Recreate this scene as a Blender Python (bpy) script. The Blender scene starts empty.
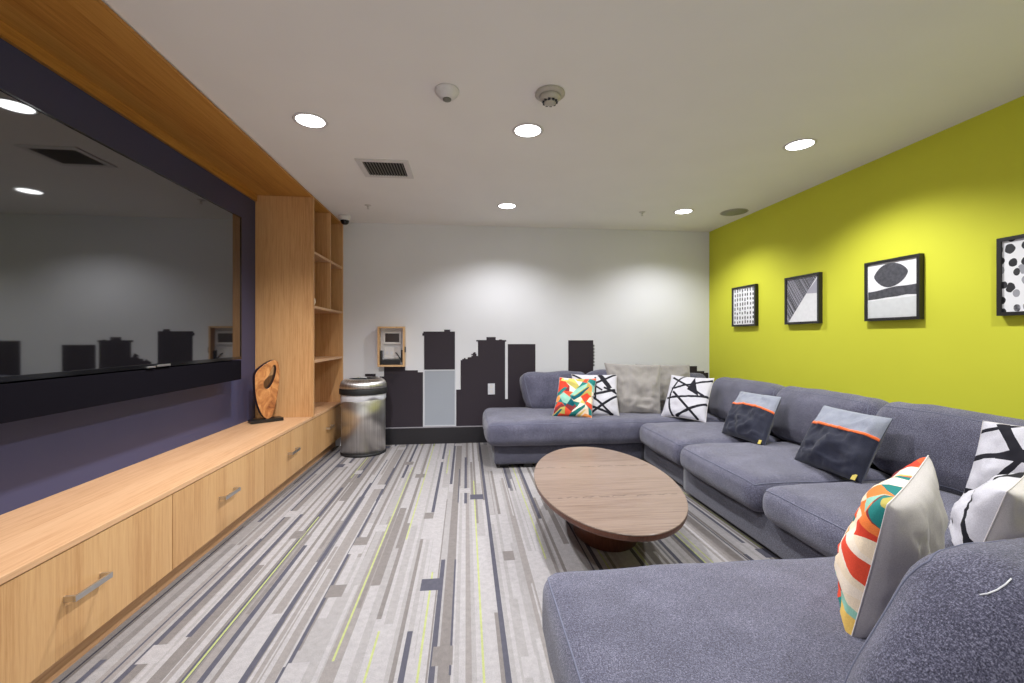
import bpy, bmesh, math, random
from mathutils import Vector, Matrix, noise
rnd = random.Random(11)
C = bpy.context.scene.collection
PI = math.pi
CEIL = 2.415      # ceiling height
BACK = 4.92       # back wall
LEFT = -1.80      # wall behind the television
FACE = -1.331     # front of the built-in cabinets
RIGHT = 2.854     # green wall
FRONT = -1.7      # open end behind the camera, no wall

# ------------------------------------------------------------------ materials
def srgb(r, g, b):
    f = lambda v: (v / 255 / 12.92) if v / 255 <= 0.04045 else ((v / 255 + 0.055) / 1.055) ** 2.4
    return (f(r), f(g), f(b), 1)

class NT:
    """small node-tree helper"""
    def __init__(s, name):
        s.m = bpy.data.materials.new(name); s.m.use_nodes = True
        s.t = s.m.node_tree; s.b = s.t.nodes['Principled BSDF']
    def n(s, kind, **kw):
        nd = s.t.nodes.new(kind)
        for k, v in kw.items():
            setattr(nd, k, v)
        return nd
    def put(s, sock, v):
        if hasattr(v, 'is_output') or isinstance(v, bpy.types.NodeSocket):
            s.t.links.new(v, sock)
        else:
            sock.default_value = v
    def math(s, op, a, b=0.0, c=0.0, clamp=False):
        nd = s.n('ShaderNodeMath', operation=op, use_clamp=clamp)
        s.put(nd.inputs[0], a); s.put(nd.inputs[1], b); s.put(nd.inputs[2], c)
        return nd.outputs[0]
    def coord(s, kind='Object'):
        return s.n('ShaderNodeTexCoord').outputs[kind]
    def sep(s, v):
        nd = s.n('ShaderNodeSeparateXYZ'); s.put(nd.inputs[0], v); return nd.outputs
    def comb(s, x=0.0, y=0.0, z=0.0):
        nd = s.n('ShaderNodeCombineXYZ')
        s.put(nd.inputs[0], x); s.put(nd.inputs[1], y); s.put(nd.inputs[2], z); return nd.outputs[0]
    def mapv(s, v, scale=(1, 1, 1), rot=(0, 0, 0), loc=(0, 0, 0)):
        nd = s.n('ShaderNodeMapping'); s.put(nd.inputs['Vector'], v)
        nd.inputs['Scale'].default_value = scale; nd.inputs['Rotation'].default_value = rot
        nd.inputs['Location'].default_value = loc; return nd.outputs[0]
    def noise(s, v, scale=5, detail=3, rough=0.5, dist=0.0):
        nd = s.n('ShaderNodeTexNoise'); s.put(nd.inputs['Vector'], v)
        nd.inputs['Scale'].default_value = scale; nd.inputs['Detail'].default_value = detail
        nd.inputs['Roughness'].default_value = rough; nd.inputs['Distortion'].default_value = dist
        return nd.outputs['Fac']
    def ramp(s, f, stops, interp='LINEAR'):
        nd = s.n('ShaderNodeValToRGB'); s.put(nd.inputs[0], f)
        cr = nd.color_ramp; cr.interpolation = interp
        while len(cr.elements) < len(stops): cr.elements.new(0.5)
        for e, (p, c) in zip(cr.elements, stops):
            e.position = p; e.color = c
        return nd.outputs[0]
    def mix(s, f, a, b, kind='MIX'):
        nd = s.n('ShaderNodeMix', data_type='RGBA', blend_type=kind)
        s.put(nd.inputs[0], f); s.put(nd.inputs[6], a); s.put(nd.inputs[7], b); return nd.outputs[2]
    def bump(s, h, strength=0.2, dist=0.01):
        nd = s.n('ShaderNodeBump'); s.put(nd.inputs['Height'], h)
        nd.inputs['Strength'].default_value = strength; nd.inputs['Distance'].default_value = dist
        s.t.links.new(nd.outputs[0], s.b.inputs['Normal'])
    def set(s, **kw):
        for k, v in kw.items():
            s.put(s.b.inputs[k.replace('_', ' ')], v)
        return s.m

def plain(name, col, rough=0.6, metal=0.0, var=0.04, spec=0.5, scale=30):
    t = NT(name)
    f = t.noise(t.coord(), scale, 3)
    dk = tuple(c * (1 - var) for c in col[:3]) + (1,); lt = tuple(min(1, c * (1 + var)) for c in col[:3]) + (1,)
    t.set(Base_Color=t.ramp(f, [(0.3, dk), (0.7, lt)]), Roughness=rough, Metallic=metal, Specular_IOR_Level=spec)
    return t.m

def wood(name, axis, light, mid, dark, rough=0.42, band=9.0):
    """oak veneer: long fine grain along one axis, with strips of slightly differing tone"""
    t = NT(name); co = t.coord()
    sc = {'X': (0.5, 14, 14), 'Y': (14, 0.5, 14), 'Z': (14, 14, 0.5)}[axis]
    g1 = t.noise(t.mapv(co, sc), 7, 5, 0.6, 0.4)
    g2 = t.noise(t.mapv(co, tuple(v * 3.2 for v in sc)), 11, 3, 0.6)
    x, y, z = t.sep(co)[:3]
    across = {'X': y, 'Y': x, 'Z': t.math('ADD', x, y)}[axis]
    cell = t.math('FLOOR', t.math('MULTIPLY', across, band))
    wn = t.n('ShaderNodeTexWhiteNoise', noise_dimensions='1D'); t.put(wn.inputs['W'], cell)
    f = t.math('ADD', t.math('MULTIPLY', g1, 0.62), t.math('MULTIPLY', g2, 0.25))
    f = t.math('ADD', f, t.math('MULTIPLY', t.math('SUBTRACT', wn.outputs[0], 0.5), 0.16))
    col = t.ramp(f, [(0.22, dark), (0.42, mid), (0.68, light)])
    t.set(Base_Color=col, Roughness=rough, Specular_IOR_Level=0.35)
    t.bump(g2, 0.05, 0.002)
    return t.m

OL, OM, OD = srgb(212, 168, 120), srgb(198, 151, 102), srgb(172, 122, 76)
M_oak_y = wood('oak_grain_lengthwise', 'Y', srgb(212, 172, 134), srgb(200, 157, 118), srgb(178, 132, 92))
M_oak_z = wood('oak_grain_upright', 'Z', OL, OM, OD)
M_oak_dr = wood('oak_drawer_fronts', 'Z', srgb(210, 170, 122), srgb(197, 154, 106), srgb(174, 128, 82))
M_oak_shaded = wood('oak_soffit_shaded', 'Y', srgb(204, 150, 76), srgb(186, 130, 58), srgb(156, 100, 36))  # same oak, the soffit's shadow put into a darker colour
M_table = wood('table_oak', 'X', srgb(142, 124, 112), srgb(129, 110, 98), srgb(98, 78, 66), rough=0.3, band=3)
def add_figure(m):      # a few dark cathedral lines across the veneer
    t = NT.__new__(NT); t.m = m; t.t = m.node_tree; t.b = t.t.nodes['Principled BSDF']
    src = t.b.inputs['Base Color'].links[0].from_socket
    co = t.coord(); x, y, z = t.sep(co)[:3]
    n1 = t.noise(t.mapv(co, (3.5, 1, 1)), 6, 4, .65)
    d = t.math('ABSOLUTE', t.math('SUBTRACT', t.math('FRACT', t.math('ADD', t.math('MULTIPLY', y, 1.9), t.math('MULTIPLY', n1, .11))), .5))
    f = t.math('MULTIPLY', t.math('SUBTRACT', 1.0, t.math('MULTIPLY', d, 55.0), clamp=True), t.math('GREATER_THAN', t.noise(t.mapv(co, (2, 2, 1)), 9, 2), .47))
    t.put(t.b.inputs['Base Color'], t.mix(t.math('MULTIPLY', f, .8), src, srgb(60, 44, 36)))
add_figure(M_table)
M_tbase = wood('table_walnut', 'Z', srgb(120, 76, 56), srgb(98, 58, 42), srgb(70, 38, 28), rough=0.35, band=14)

def paint(name, col, rough=0.75):
    t = NT(name); co = t.coord()
    f = t.noise(co, 3, 2); fine = t.noise(co, 260, 2)
    t.set(Base_Color=t.ramp(f, [(0.3, tuple(c * 0.975 for c in col[:3]) + (1,)), (0.7, col)]), Roughness=rough, Specular_IOR_Level=0.25)
    t.bump(fine, 0.06, 0.001)
    return t.m
M_white = paint('white_wall_paint', srgb(218, 218, 222))
M_ceil = paint('ceiling_paint', srgb(238, 235, 233))
M_green = paint('lime_wall_paint', srgb(208, 209, 62))
M_purple = paint('dark_purple_wall_paint', srgb(66, 67, 96), rough=0.42)
M_mural = paint('charcoal_mural_paint', srgb(50, 43, 50), rough=0.55)
M_mgrey = paint('pale_grey_mural_paint', srgb(158, 163, 172), rough=0.5)
M_base = plain('black_baseboard_vinyl', srgb(32, 30, 34), 0.4)
M_line = plain('pale_trim_line', srgb(150, 146, 152), 0.5)

def carpet():
    t = NT('striped_carpet'); co = t.coord(); x, y, z = t.sep(co)[:3]
    # strips of random width across x, broken into random lengths along y
    def strips(scale, off, length, seed):
        v = t.n('ShaderNodeTexVoronoi', voronoi_dimensions='1D'); v.inputs['Scale'].default_value = 1.0
        v.inputs['Randomness'].default_value = 0.9
        t.put(v.inputs['W'], t.math('ADD', t.math('MULTIPLY', x, scale), off))
        w = t.math('MULTIPLY', v.outputs['W'], 1.0)
        wn = t.n('ShaderNodeTexWhiteNoise', noise_dimensions='1D'); t.put(wn.inputs['W'], w)
        seg = t.math('FLOOR', t.math('ADD', t.math('MULTIPLY', y, 1.0 / length), t.math('MULTIPLY', wn.outputs[0], 37.0)))
        wn2 = t.n('ShaderNodeTexWhiteNoise', noise_dimensions='2D')
        t.put(wn2.inputs['Vector'], t.comb(t.math('MULTIPLY', w, 3.17), t.math('ADD', seg, seed), 0.0))
        return v, wn.outputs[0], wn2.outputs[0]
    cream, ivory, taupe, warm, grey, slate, lime = (srgb(172, 168, 169), srgb(160, 156, 156), srgb(130, 124, 122),
        srgb(146, 140, 138), srgb(120, 117, 120), srgb(90, 89, 100), srgb(176, 182, 124))
    _, colr, r1 = strips(25.0, 3.3, .95, 0.0)
    pal = [(0.0, cream), (0.22, taupe), (0.34, ivory), (0.48, warm), (0.60, cream), (0.78, grey), (0.84, ivory), (0.96, taupe)]
    own = t.ramp(colr, pal, 'CONSTANT'); seg = t.ramp(r1, pal, 'CONSTANT')
    c = t.mix(t.math('GREATER_THAN', r1, 0.6), own, seg)
    v5, col5, r5 = strips(23.0, 71.9, 1.3, 2.0)      # slim pale and taupe strips
    on5 = t.math('MULTIPLY', t.math('LESS_THAN', v5.outputs['Distance'], 0.20), t.math('GREATER_THAN', r5, 0.42))
    c = t.mix(on5, c, t.ramp(col5, [(0.0, taupe), (0.3, cream), (0.6, warm), (0.8, ivory)], 'CONSTANT'))
    v3, col3, r3 = strips(9.0, 41.2, 1.2, 9.0)
    dk = t.math('MULTIPLY', t.math('LESS_THAN', v3.outputs['Distance'], 0.095), t.math('GREATER_THAN', r3, 0.35))
    c = t.mix(dk, c, t.ramp(col3, [(0.0, slate), (0.45, taupe), (0.62, slate), (0.86, grey)], 'CONSTANT'))
    v2, col2, r2 = strips(6.5, 11.7, 0.8, 5.0)
    thin = t.math('LESS_THAN', v2.outputs['Distance'], 0.027)
    on = t.math('MULTIPLY', thin, t.math('GREATER_THAN', r2, 0.35))
    c = t.mix(on, c, t.ramp(col2, [(0.0, lime), (0.5, slate), (0.75, cream)], 'CONSTANT'))
    v4, col4, r4 = strips(13.0, 23.4, 0.10, 13.0)    # short cross blocks that join neighbouring strips
    on4 = t.math('GREATER_THAN', r4, 0.97)
    c = t.mix(on4, c, t.ramp(t.math('FRACT', t.math('MULTIPLY', r4, 97.0)), [(0.0, taupe), (0.35, cream), (0.6, slate), (0.75, cream)], 'CONSTANT'))
    pile = t.noise(co, 300, 2, 0.8); patch = t.noise(co, 38, 3, 0.6)
    shade = t.math('ADD', t.math('MULTIPLY', pile, 0.7), t.math('MULTIPLY', patch, 0.3))
    c = t.mix(1.0, c, t.ramp(shade, [(0.25, (0.50, 0.50, 0.50, 1)), (0.72, (1.08, 1.07, 1.06, 1))]), 'MULTIPLY')
    t.set(Base_Color=c, Roughness=0.95, Specular_IOR_Level=0.1)
    t.bump(shade, 0.35, 0.004)
    return t.m
M_carpet = carpet()

def fabric(name, lo, mid, hi, scale=210.0, bump=0.5, blotch=0.12, sheen=0.25):
    t = NT(name); co = t.coord()
    a = t.noise(t.mapv(co, (1, 1.9, 1), (0.3, 0.2, 0.7)), scale, 2, 0.75)
    b = t.noise(t.mapv(co, (2.1, 1, 1.6), (0.1, 0.5, 0.2)), scale * 0.85, 2, 0.7)
    big = t.noise(co, 7, 3)
    f = t.math('ADD', t.math('MULTIPLY', a, 0.5), t.math('MULTIPLY', b, 0.5))
    f = t.math('ADD', f, t.math('MULTIPLY', t.math('SUBTRACT', big, 0.5), blotch))
    t.set(Base_Color=t.ramp(f, [(0.34, lo), (0.5, mid), (0.66, hi)]), Roughness=0.95, Specular_IOR_Level=0.12,
          Sheen_Weight=sheen, Sheen_Roughness=0.6)
    t.bump(f, bump, 0.003)
    return t.m
M_sofa = fabric('blue_grey_tweed', srgb(28, 28, 40), srgb(75, 74, 93), srgb(138, 137, 156), scale=260, bump=.8)
M_sofa_shaded = fabric('blue_grey_tweed_shaded', srgb(28, 28, 38), srgb(61, 60, 75), srgb(109, 108, 122))  # same tweed made darker: shade under the cushions painted in
M_pipe = plain('pale_seam_piping', srgb(104, 106, 124), 0.9)
M_lgrey = fabric('pale_grey_linen', srgb(130, 125, 123), srgb(142, 137, 134), srgb(156, 151, 148), 300, 0.2, 0.05)
M_cream = fabric('cream_cotton', srgb(196, 189, 187), srgb(208, 202, 200), srgb(220, 214, 212), 320, 0.15, 0.04)
M_black = plain('black_plastic', srgb(20, 20, 22), 0.35)
M_rubber = plain('black_rubber', srgb(26, 26, 28), 0.6)
M_frame = plain('black_picture_frame', srgb(30, 29, 30), 0.45)
M_dkfab = plain('black_speaker_cloth', srgb(16, 14, 20), 1.0, var=0.25, spec=0.05, scale=400)
M_chrome = plain('brushed_nickel', srgb(205, 203, 200), 0.28, 1.0)
M_dev = plain('white_device_plastic', srgb(212, 208, 206), 0.5)
M_beige = plain('beige_device_plastic', srgb(178, 172, 160), 0.5)
M_plate = plain('pale_plate_plastic', srgb(206, 206, 212), 0.4)
M_bag = plain('white_bin_liner', srgb(206, 206, 212), 0.45)
M_void = plain('vent_black', srgb(14, 14, 16), 0.8)
M_slat = plain('vent_slat_grey', srgb(120, 114, 106), 0.6)
M_spk = plain('speaker_grille', srgb(150, 150, 132), 0.6)
M_paper = plain('print_paper', srgb(226, 226, 228), 0.6)
M_ink = plain('black_ink', srgb(38, 38, 42), 0.6, var=0.3, scale=60)
M_inkg = plain('washed_ink', srgb(70, 70, 76), 0.6, var=0.35, scale=45)
M_pgrey = plain('pale_grey_ink', srgb(168, 166, 178), 0.6)
M_mat = plain('grey_white_paper', srgb(206, 208, 208), 0.6)
M_screen = plain('panel_display', srgb(52, 34, 26), 0.2)
M_thread = plain('white_thread', srgb(225, 225, 228), 0.8)
M_tag = plain('yellow_label', srgb(190, 170, 80), 0.7)
M_orange = fabric('orange_piping', srgb(206, 84, 32), srgb(226, 102, 44), srgb(238, 124, 66), 320, 0.15, 0.04)
M_edge = plain('dark_sculpture_rim', srgb(46, 22, 16), 0.3)

def tv_glass():
    t = NT('black_screen_glass')
    t.set(Base_Color=(0.003, 0.003, 0.004, 1), Roughness=0.025, IOR=2.4)
    f = t.noise(t.coord(), 2.0, 1)
    t.set(Roughness=t.math('MULTIPLY_ADD', f, 0.02, 0.02))
    return t.m
M_tv = tv_glass()
M_gloss = plain('gloss_black_bezel', srgb(12, 12, 14), 0.12)

def steel():
    t = NT('brushed_steel'); co = t.coord()
    x, y, z = t.sep(co)[:3]
    ang = t.math('ARCTAN2', y, x)
    f = t.noise(t.comb(t.math('MULTIPLY', ang, 6.0), 0.0, t.math('MULTIPLY', z, 0.3)), 6, 3)
    tg = t.n('ShaderNodeTangent', direction_type='RADIAL', axis='Z'); t.t.links.new(tg.outputs[0], t.b.inputs['Tangent'])
    t.set(Base_Color=t.ramp(f, [(0.3, srgb(188, 185, 182)), (0.7, srgb(232, 229, 226))]), Metallic=1.0,
          Roughness=t.math('MULTIPLY_ADD', f, 0.10, 0.30), Anisotropic=0.85)
    return t.m
M_steel = steel()

def burl():
    t = NT('burl_wood'); co = t.coord()
    f = t.noise(t.mapv(co, (1, 1, 0.6)), 16, 5, 0.6, 1.2)
    t.set(Base_Color=t.ramp(f, [(0.3, srgb(120, 66, 34)), (0.48, srgb(176, 116, 66)), (0.7, srgb(212, 156, 98))]), Roughness=0.3)
    return t.m
M_burl = burl()

def emit(name, col, s):
    m = bpy.data.materials.new(name); m.use_nodes = True; nt = m.node_tree
    nt.nodes.remove(nt.nodes['Principled BSDF'])
    e = nt.nodes.new('ShaderNodeEmission'); e.inputs[0].default_value = col; e.inputs[1].default_value = s
    nt.links.new(e.outputs[0], nt.nodes['Material Output'].inputs[0]); return m
M_lens = emit('lit_lamp_lens', (.98, 0.99, 1, 1), 7.0)

# ------------------------------------------------------------------ mesh helpers
def tag(o, label=None, cat=None, group=None, kind=None):
    if label: o['label'] = label
    if cat: o['category'] = cat
    if group: o['group'] = group
    if kind: o['kind'] = kind
    return o
def thing(name, loc, label, cat, group=None):
    o = bpy.data.objects.new(name, None); C.objects.link(o)
    o.location = loc; o.empty_display_size = 0.05
    return tag(o, label, cat, group)
def origin_of(o):
    v = Vector((0, 0, 0))
    while o is not None:
        v += o.location; o = o.parent
    return v
def obj(name, bm, mat, parent=None, smooth=False, at=None):
    """link bm (world coordinates) as one mesh object; its origin is its parent's, or `at`"""
    me = bpy.data.meshes.new(name)
    off = origin_of(parent) if parent else Vector(at) if at is not None else Vector((0, 0, 0))
    bmesh.ops.translate(bm, verts=bm.verts, vec=-off)
    bmesh.ops.recalc_face_normals(bm, faces=bm.faces)
    bm.to_mesh(me); bm.free()
    for m in (mat if isinstance(mat, (list, tuple)) else [mat]): me.materials.append(m)
    if smooth:
        for p in me.polygons: p.use_smooth = True
    o = bpy.data.objects.new(name, me); C.objects.link(o)
    if parent: o.parent = parent
    elif at is not None: o.location = at
    return o
def box(bm, x0, x1, y0, y1, z0, z1, bev=0.0, seg=2):
    g = bmesh.ops.create_cube(bm, size=1.0)
    for v in g['verts']:
        v.co = Vector(((x0 + x1) / 2 + v.co.x * (x1 - x0), (y0 + y1) / 2 + v.co.y * (y1 - y0), (z0 + z1) / 2 + v.co.z * (z1 - z0)))
    if bev > 0:
        es = list({e for v in g['verts'] for e in v.link_edges})
        bmesh.ops.bevel(bm, geom=es, offset=bev, segments=seg, affect='EDGES', profile=0.7)
    return bm
def B(*a, **k): return box(bmesh.new(), *a, **k)
def lathe(bm, cx, cy, prof, n=48, sx=1.0, sy=1.0, rot=0.0):
    rings = []
    for r, z in prof:
        ring = []
        for i in range(n):
            t = i * 2 * PI / n; x = r * sx * math.cos(t); y = r * sy * math.sin(t)
            ring.append(bm.verts.new((cx + x * math.cos(rot) - y * math.sin(rot), cy + x * math.sin(rot) + y * math.cos(rot), z)))
        rings.append(ring)
    for a, b in zip(rings, rings[1:]):
        for i in range(n): bm.faces.new((a[i], a[(i + 1) % n], b[(i + 1) % n], b[i]))
    bm.faces.new(rings[0][::-1]); bm.faces.new(rings[-1])
    return bm
def tube(bm, pts, r, n=8, closed=False):
    pts = [Vector(p) for p in pts]; rings = []
    N = len(pts); prev = None
    for i, p in enumerate(pts):
        a = pts[(i - 1) % N] if (closed or i > 0) else p
        b = pts[(i + 1) % N] if (closed or i < N - 1) else p
        d = (b - a).normalized()
        u = Vector((0, 0, 1)) if prev is None else prev
        u = u - d * u.dot(d)
        if u.length < 1e-4: u = Vector((1, 0, 0)) - d * d.x
        u.normalize(); prev = u; w = d.cross(u)
        rings.append([bm.verts.new(p + (u * math.cos(k * 2 * PI / n) + w * math.sin(k * 2 * PI / n)) * r) for k in range(n)])
    m = N if closed else N - 1
    for i in range(m):
        a, b = rings[i], rings[(i + 1) % N]
        for k in range(n): bm.faces.new((a[k], a[(k + 1) % n], b[(k + 1) % n], b[k]))
    if not closed:
        bm.faces.new(rings[0][::-1]); bm.faces.new(rings[-1])
    return bm
def outline(loops, depth, bevel=0.0, M=Matrix()):
    """filled outline (holes allowed) of real thickness; local plane XY, mapped by M"""
    cu = bpy.data.curves.new('tmp', 'CURVE'); cu.dimensions = '2D'; cu.fill_mode = 'BOTH'
    cu.extrude = max(depth / 2 - bevel, 1e-5); cu.bevel_depth = bevel; cu.bevel_resolution = 2; cu.offset = -bevel
    for lp in loops:
        s = cu.splines.new('POLY'); s.points.add(len(lp) - 1); s.use_cyclic_u = True
        for p, (x, y) in zip(s.points, lp): p.co = (x, y, 0, 1)
    o = bpy.data.objects.new('tmp', cu); C.objects.link(o)
    dg = bpy.context.evaluated_depsgraph_get(); dg.update()
    me = bpy.data.meshes.new_from_object(o.evaluated_get(dg))
    bm = bmesh.new(); bm.from_mesh(me); bmesh.ops.remove_doubles(bm, verts=bm.verts, dist=1e-6)
    bmesh.ops.transform(bm, matrix=M, verts=bm.verts)
    bpy.data.objects.remove(o); bpy.data.curves.remove(cu); bpy.data.meshes.remove(me)
    return bm
def smooth_loop(pts, k=2):
    for _ in range(k):
        q = []
        for i in range(len(pts)):
            a, b = pts[i], pts[(i + 1) % len(pts)]
            q += [(a[0] * .75 + b[0] * .25, a[1] * .75 + b[1] * .25), (a[0] * .25 + b[0] * .75, a[1] * .25 + b[1] * .75)]
        pts = q
    return pts

# ------------------------------------------------------------------ room shell
def struct(name, bm, mat, parent=None):
    o = obj(name, bm, mat, parent)
    if parent is None: o['kind'] = 'structure'
    return o
struct('floor', B(LEFT - .1, RIGHT + .1, FRONT - .1, BACK + .1, -0.08, 0.0), M_carpet)
struct('ceiling', B(LEFT - .1, RIGHT + .1, FRONT - .1, BACK + .1, CEIL, CEIL + 0.08), M_ceil)
struct('wall_back', B(LEFT - .1, RIGHT + .1, BACK, BACK + .1, 0, CEIL), M_white)
struct('wall_right', B(RIGHT, RIGHT + .1, FRONT - .1, BACK, 0, CEIL), M_green)
struct('wall_left', B(LEFT - .1, LEFT, FRONT - .1, BACK, 0, CEIL), M_purple)
# wall behind the camera left out so world light enters as added fill
bb = struct('baseboard_back', B(FACE, RIGHT, BACK - .014, BACK, 0, 0.178, bev=.002), M_base)
struct('baseboard_cap', B(FACE, RIGHT, BACK - .015, BACK, 0.178, 0.187), M_line, bb)
# oak soffit over the niche, and the valance strip behind it
Y0 = 0.31     # near end of the built-in
struct('trim_1', B(LEFT, FACE, Y0, BACK, 2.392, 2.409, bev=.0015), M_oak_shaded)
struct('trim_2', B(LEFT, LEFT + .02, Y0, 3.98, 2.335, 2.392), M_oak_shaded)

# ------------------------------------------------------------------ built-in cabinets
tag(obj('worktop', B(LEFT, FACE, Y0, BACK - .001, .458, .480, bev=.002), M_oak_y, at=(-1.56, 2.6, .458)),
    'long pale oak counter running along the wall under the television', 'counter')
UNITS = [(1.235, 2.160, 'oak drawer cabinet nearest the camera, at the lower left corner of the photo'),
         (2.160, 3.085, 'oak drawer cabinet second from the camera, under the right half of the television'),
         (3.085, 4.009, 'oak drawer cabinet under the wooden sculpture, just before the tall shelves'),
         (4.009, 4.918, 'oak drawer cabinet under the tall shelves, next to the steel bin')]
def drawer_unit(y0, y1, label):
    t = thing('drawer_cabinet', (-1.56, (y0 + y1) / 2, 0), label, 'cabinet', 'oak drawer cabinets under the counter')
    obj('body', B(LEFT + .004, -1.353, y0 + .001, y1 - .001, .11, .457), M_oak_z, t)
    obj('plinth', B(LEFT + .05, -1.40, y0 + .001, y1 - .001, 0.0, .11), M_oak_y, t)
    d = obj('drawer', B(-1.352, -1.333, y0 + .0025, y1 - .0025, .108, .454, bev=.0015), M_oak_dr, t)
    yc = (y0 + y1) / 2; bm = bmesh.new()
    yc -= .008; box(bm, -1.303, -1.295, yc - .078, yc + .078, .287, .307, bev=.001)
    for s in (-1, 1): box(bm, -1.3335, -1.3005, yc + s * .078 - (.010 if s > 0 else 0), yc + s * .078 + (.010 if s < 0 else 0), .2875, .3065)
    obj('handle', bm, M_chrome, d)
for u in UNITS: drawer_unit(*u)

t = thing('tall_shelf', (-1.56, 4.46, .48), 'tall open oak shelving unit with four levels between television niche and back wall', 'shelf')
T = 2.392; SF = -1.319
obj('side_panel', B(LEFT + .002, SF, 3.982, 4.009, .4805, T - .001, bev=.001), M_oak_z, t)
obj('side_panel', B(LEFT + .002, SF, 4.895, 4.918, .4805, T - .001, bev=.001), M_oak_z, t)
obj('back_panel', B(LEFT + .003, LEFT + .015, 4.009, 4.895, .481, T - .001), M_oak_z, t)
for z in (.958, 1.438, 1.916):
    obj('shelf', B(LEFT + .015, SF - .003, 4.009, 4.895, z - .011, z + .011, bev=.001), M_oak_y, t)
for z0, z1 in ((1.449, 1.905), (1.927, T - .001)):
    obj('divider', B(LEFT + .015, SF - .003, 4.474, 4.494, z0, z1, bev=.001), M_oak_z, t)
bm = lathe(bmesh.new(), -1.385, 4.100, [(.022, 1.4495), (.036, 1.46), (.045, 1.485), (.043, 1.512), (.03, 1.535), (.018, 1.545), (.016, 1.543), (.026, 1.53), (.02, 1.47)], 32)
tag(obj('vase', bm, plain('cream_ceramic', srgb(235, 215, 190), .4), smooth=True, at=(-1.385, 4.105, 1.4495)),
    'small round cream ornament on the tall oak shelf, mostly hidden by its side panel', 'ornament')

# ------------------------------------------------------------------ television, soundbar
TVX = -1.65
t = thing('television', (LEFT, 2.57, 1.0), 'very large wall mounted flat television with glossy black screen', 'television')
obj('housing', B(-1.745, TVX - .012, 1.715, 3.425, 1.012, 2.052, bev=.004), M_black, t)
obj('screen', B(TVX - .012, TVX, 1.712, 3.428, 1.030, 2.050), M_tv, t)
bm = bmesh.new()
box(bm, TVX - .016, TVX + .004, 1.704, 3.436, 2.050, 2.056); box(bm, TVX - .016, TVX + .004, 1.704, 3.436, 1.010, 1.030)
box(bm, TVX - .016, TVX + .004, 1.704, 1.712, 1.030, 2.050); box(bm, TVX - .016, TVX + .004, 3.428, 3.436, 1.030, 2.050)
obj('bezel', bm, M_gloss, t)
obj('wall_bracket', B(LEFT + .001, -1.7455, 2.2, 2.95, 1.25, 1.8), M_black, t)
bm = bmesh.new(); box(bm, TVX + .004, TVX + .012, 2.46, 2.52, 1.010, 1.019, bev=.002); box(bm, TVX + .004, TVX + .012, 2.535, 2.64, 1.013, 1.024, bev=.002)
o = obj('badge', bm, M_chrome, t); o['label'] = 'small silver badge on the lower edge'
tag(obj('wall_speaker', B(LEFT, TVX + .002, 1.704, 3.436, .862, 1.003, bev=.003), M_dkfab, at=(-1.72, 2.57, .862)),
    'long black cloth covered speaker mounted under the television', 'speaker')

# ------------------------------------------------------------------ wooden sculpture
dv = Vector((.77, .64, 0)).normalized(); nv = Vector((.64, -.77, 0)).normalized()
Ms = Matrix(((dv.x, 0, nv.x, -1.65), (dv.y, 0, nv.y, 3.78), (0, 1, 0, .4805), (0, 0, 0, 1)))
out = [(.011, .026), (-.028, .094), (-.054, .183), (-.064, .278), (-.066, .373), (-.058, .41), (-.028, .446), (.02, .482), (.068, .507), (.095, .503),
       (.111, .478), (.12, .409), (.118, .322), (.104, .215), (.086, .12), (.068, .059), (.05, .026)]
hole = [(.073, .465), (.090, .46), (.093, .421), (.082, .363), (.064, .316), (.037, .274), (.011, .272), (-.002, .302), (.002, .335), (.028, .362), (.046, .394), (.059, .432)]
t = thing('sculpture', (-1.65, 3.78, .4805), 'abstract burl wood sculpture with an oval hole, standing on the oak counter', 'sculpture')
bm = outline([smooth_loop(out, 1), smooth_loop(hole, 1)], .062, .003, Ms)
o = obj('carved_form', bm, [M_burl, M_edge], t)
for p in o.data.polygons:     # the rounded rim is the dark bark of the slab
    if abs(p.normal.dot(nv)) < .8: p.material_index = 1
bm = bmesh.new(); box(bm, -.095, .145, 0, .026, -.05, .05, bev=.003); bmesh.ops.transform(bm, matrix=Ms, verts=bm.verts)
obj('base', bm, M_black, t)

# ------------------------------------------------------------------ steel bin
bx, by = -1.04, 4.625
t = thing('trash_can', (bx, by, 0), 'round brushed steel trash can with black band and white liner', 'trash can')
obj('body', lathe(bmesh.new(), bx, by, [(.208, .022), (.215, .025), (.215, .60), (.21, .605), (.205, .6), (.205, .04), (.1, .035)], 64), M_steel, t, True)
obj('foot_ring', lathe(bmesh.new(), bx, by, [(.214, 0), (.222, .004), (.222, .02), (.214, .026)], 64), M_rubber, t, True)
bm = bmesh.new()
n = 72; rings = []
for r, z0 in ((.216, .61), (.222, .60), (.2195, .555), (.2165, .53)):
    ring = []
    for i in range(n):
        a = i * 2 * PI / n; dz = 0
        if z0 < .54: dz = .022 * math.sin(a * 1 + 2.4) + .006 * math.sin(a * 5)
        rr = r + (.0018 * math.sin(a * 17) if z0 < .6 else 0)
        ring.append(bm.verts.new((bx + rr * math.cos(a), by + rr * math.sin(a), z0 + dz)))
    rings.append(ring)
for a, b in zip(rings, rings[1:]):
    for i in range(n): bm.faces.new((a[i], a[(i + 1) % n], b[(i + 1) % n], b[i]))
obj('liner', bm, M_bag, t, True)
obj('lid_band', lathe(bmesh.new(), bx, by, [(.215, .603), (.231, .605), (.2335, .615), (.2335, .652), (.230, .660), (.215, .662)], 64), M_rubber, t, True)
obj('lid', lathe(bmesh.new(), bx, by, [(.228, .661), (.2275, .69), (.220, .715), (.205, .735), (.180, .750), (.150, .757), (.146, .752), (.146, .735), (.12, .73)], 64), M_steel, t, True)
obj('lid_opening', lathe(bmesh.new(), bx, by, [(.1455, .733), (.1455, .7505), (.141, .752), (.138, .748), (.138, .734)], 48), M_rubber, t, True)

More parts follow.
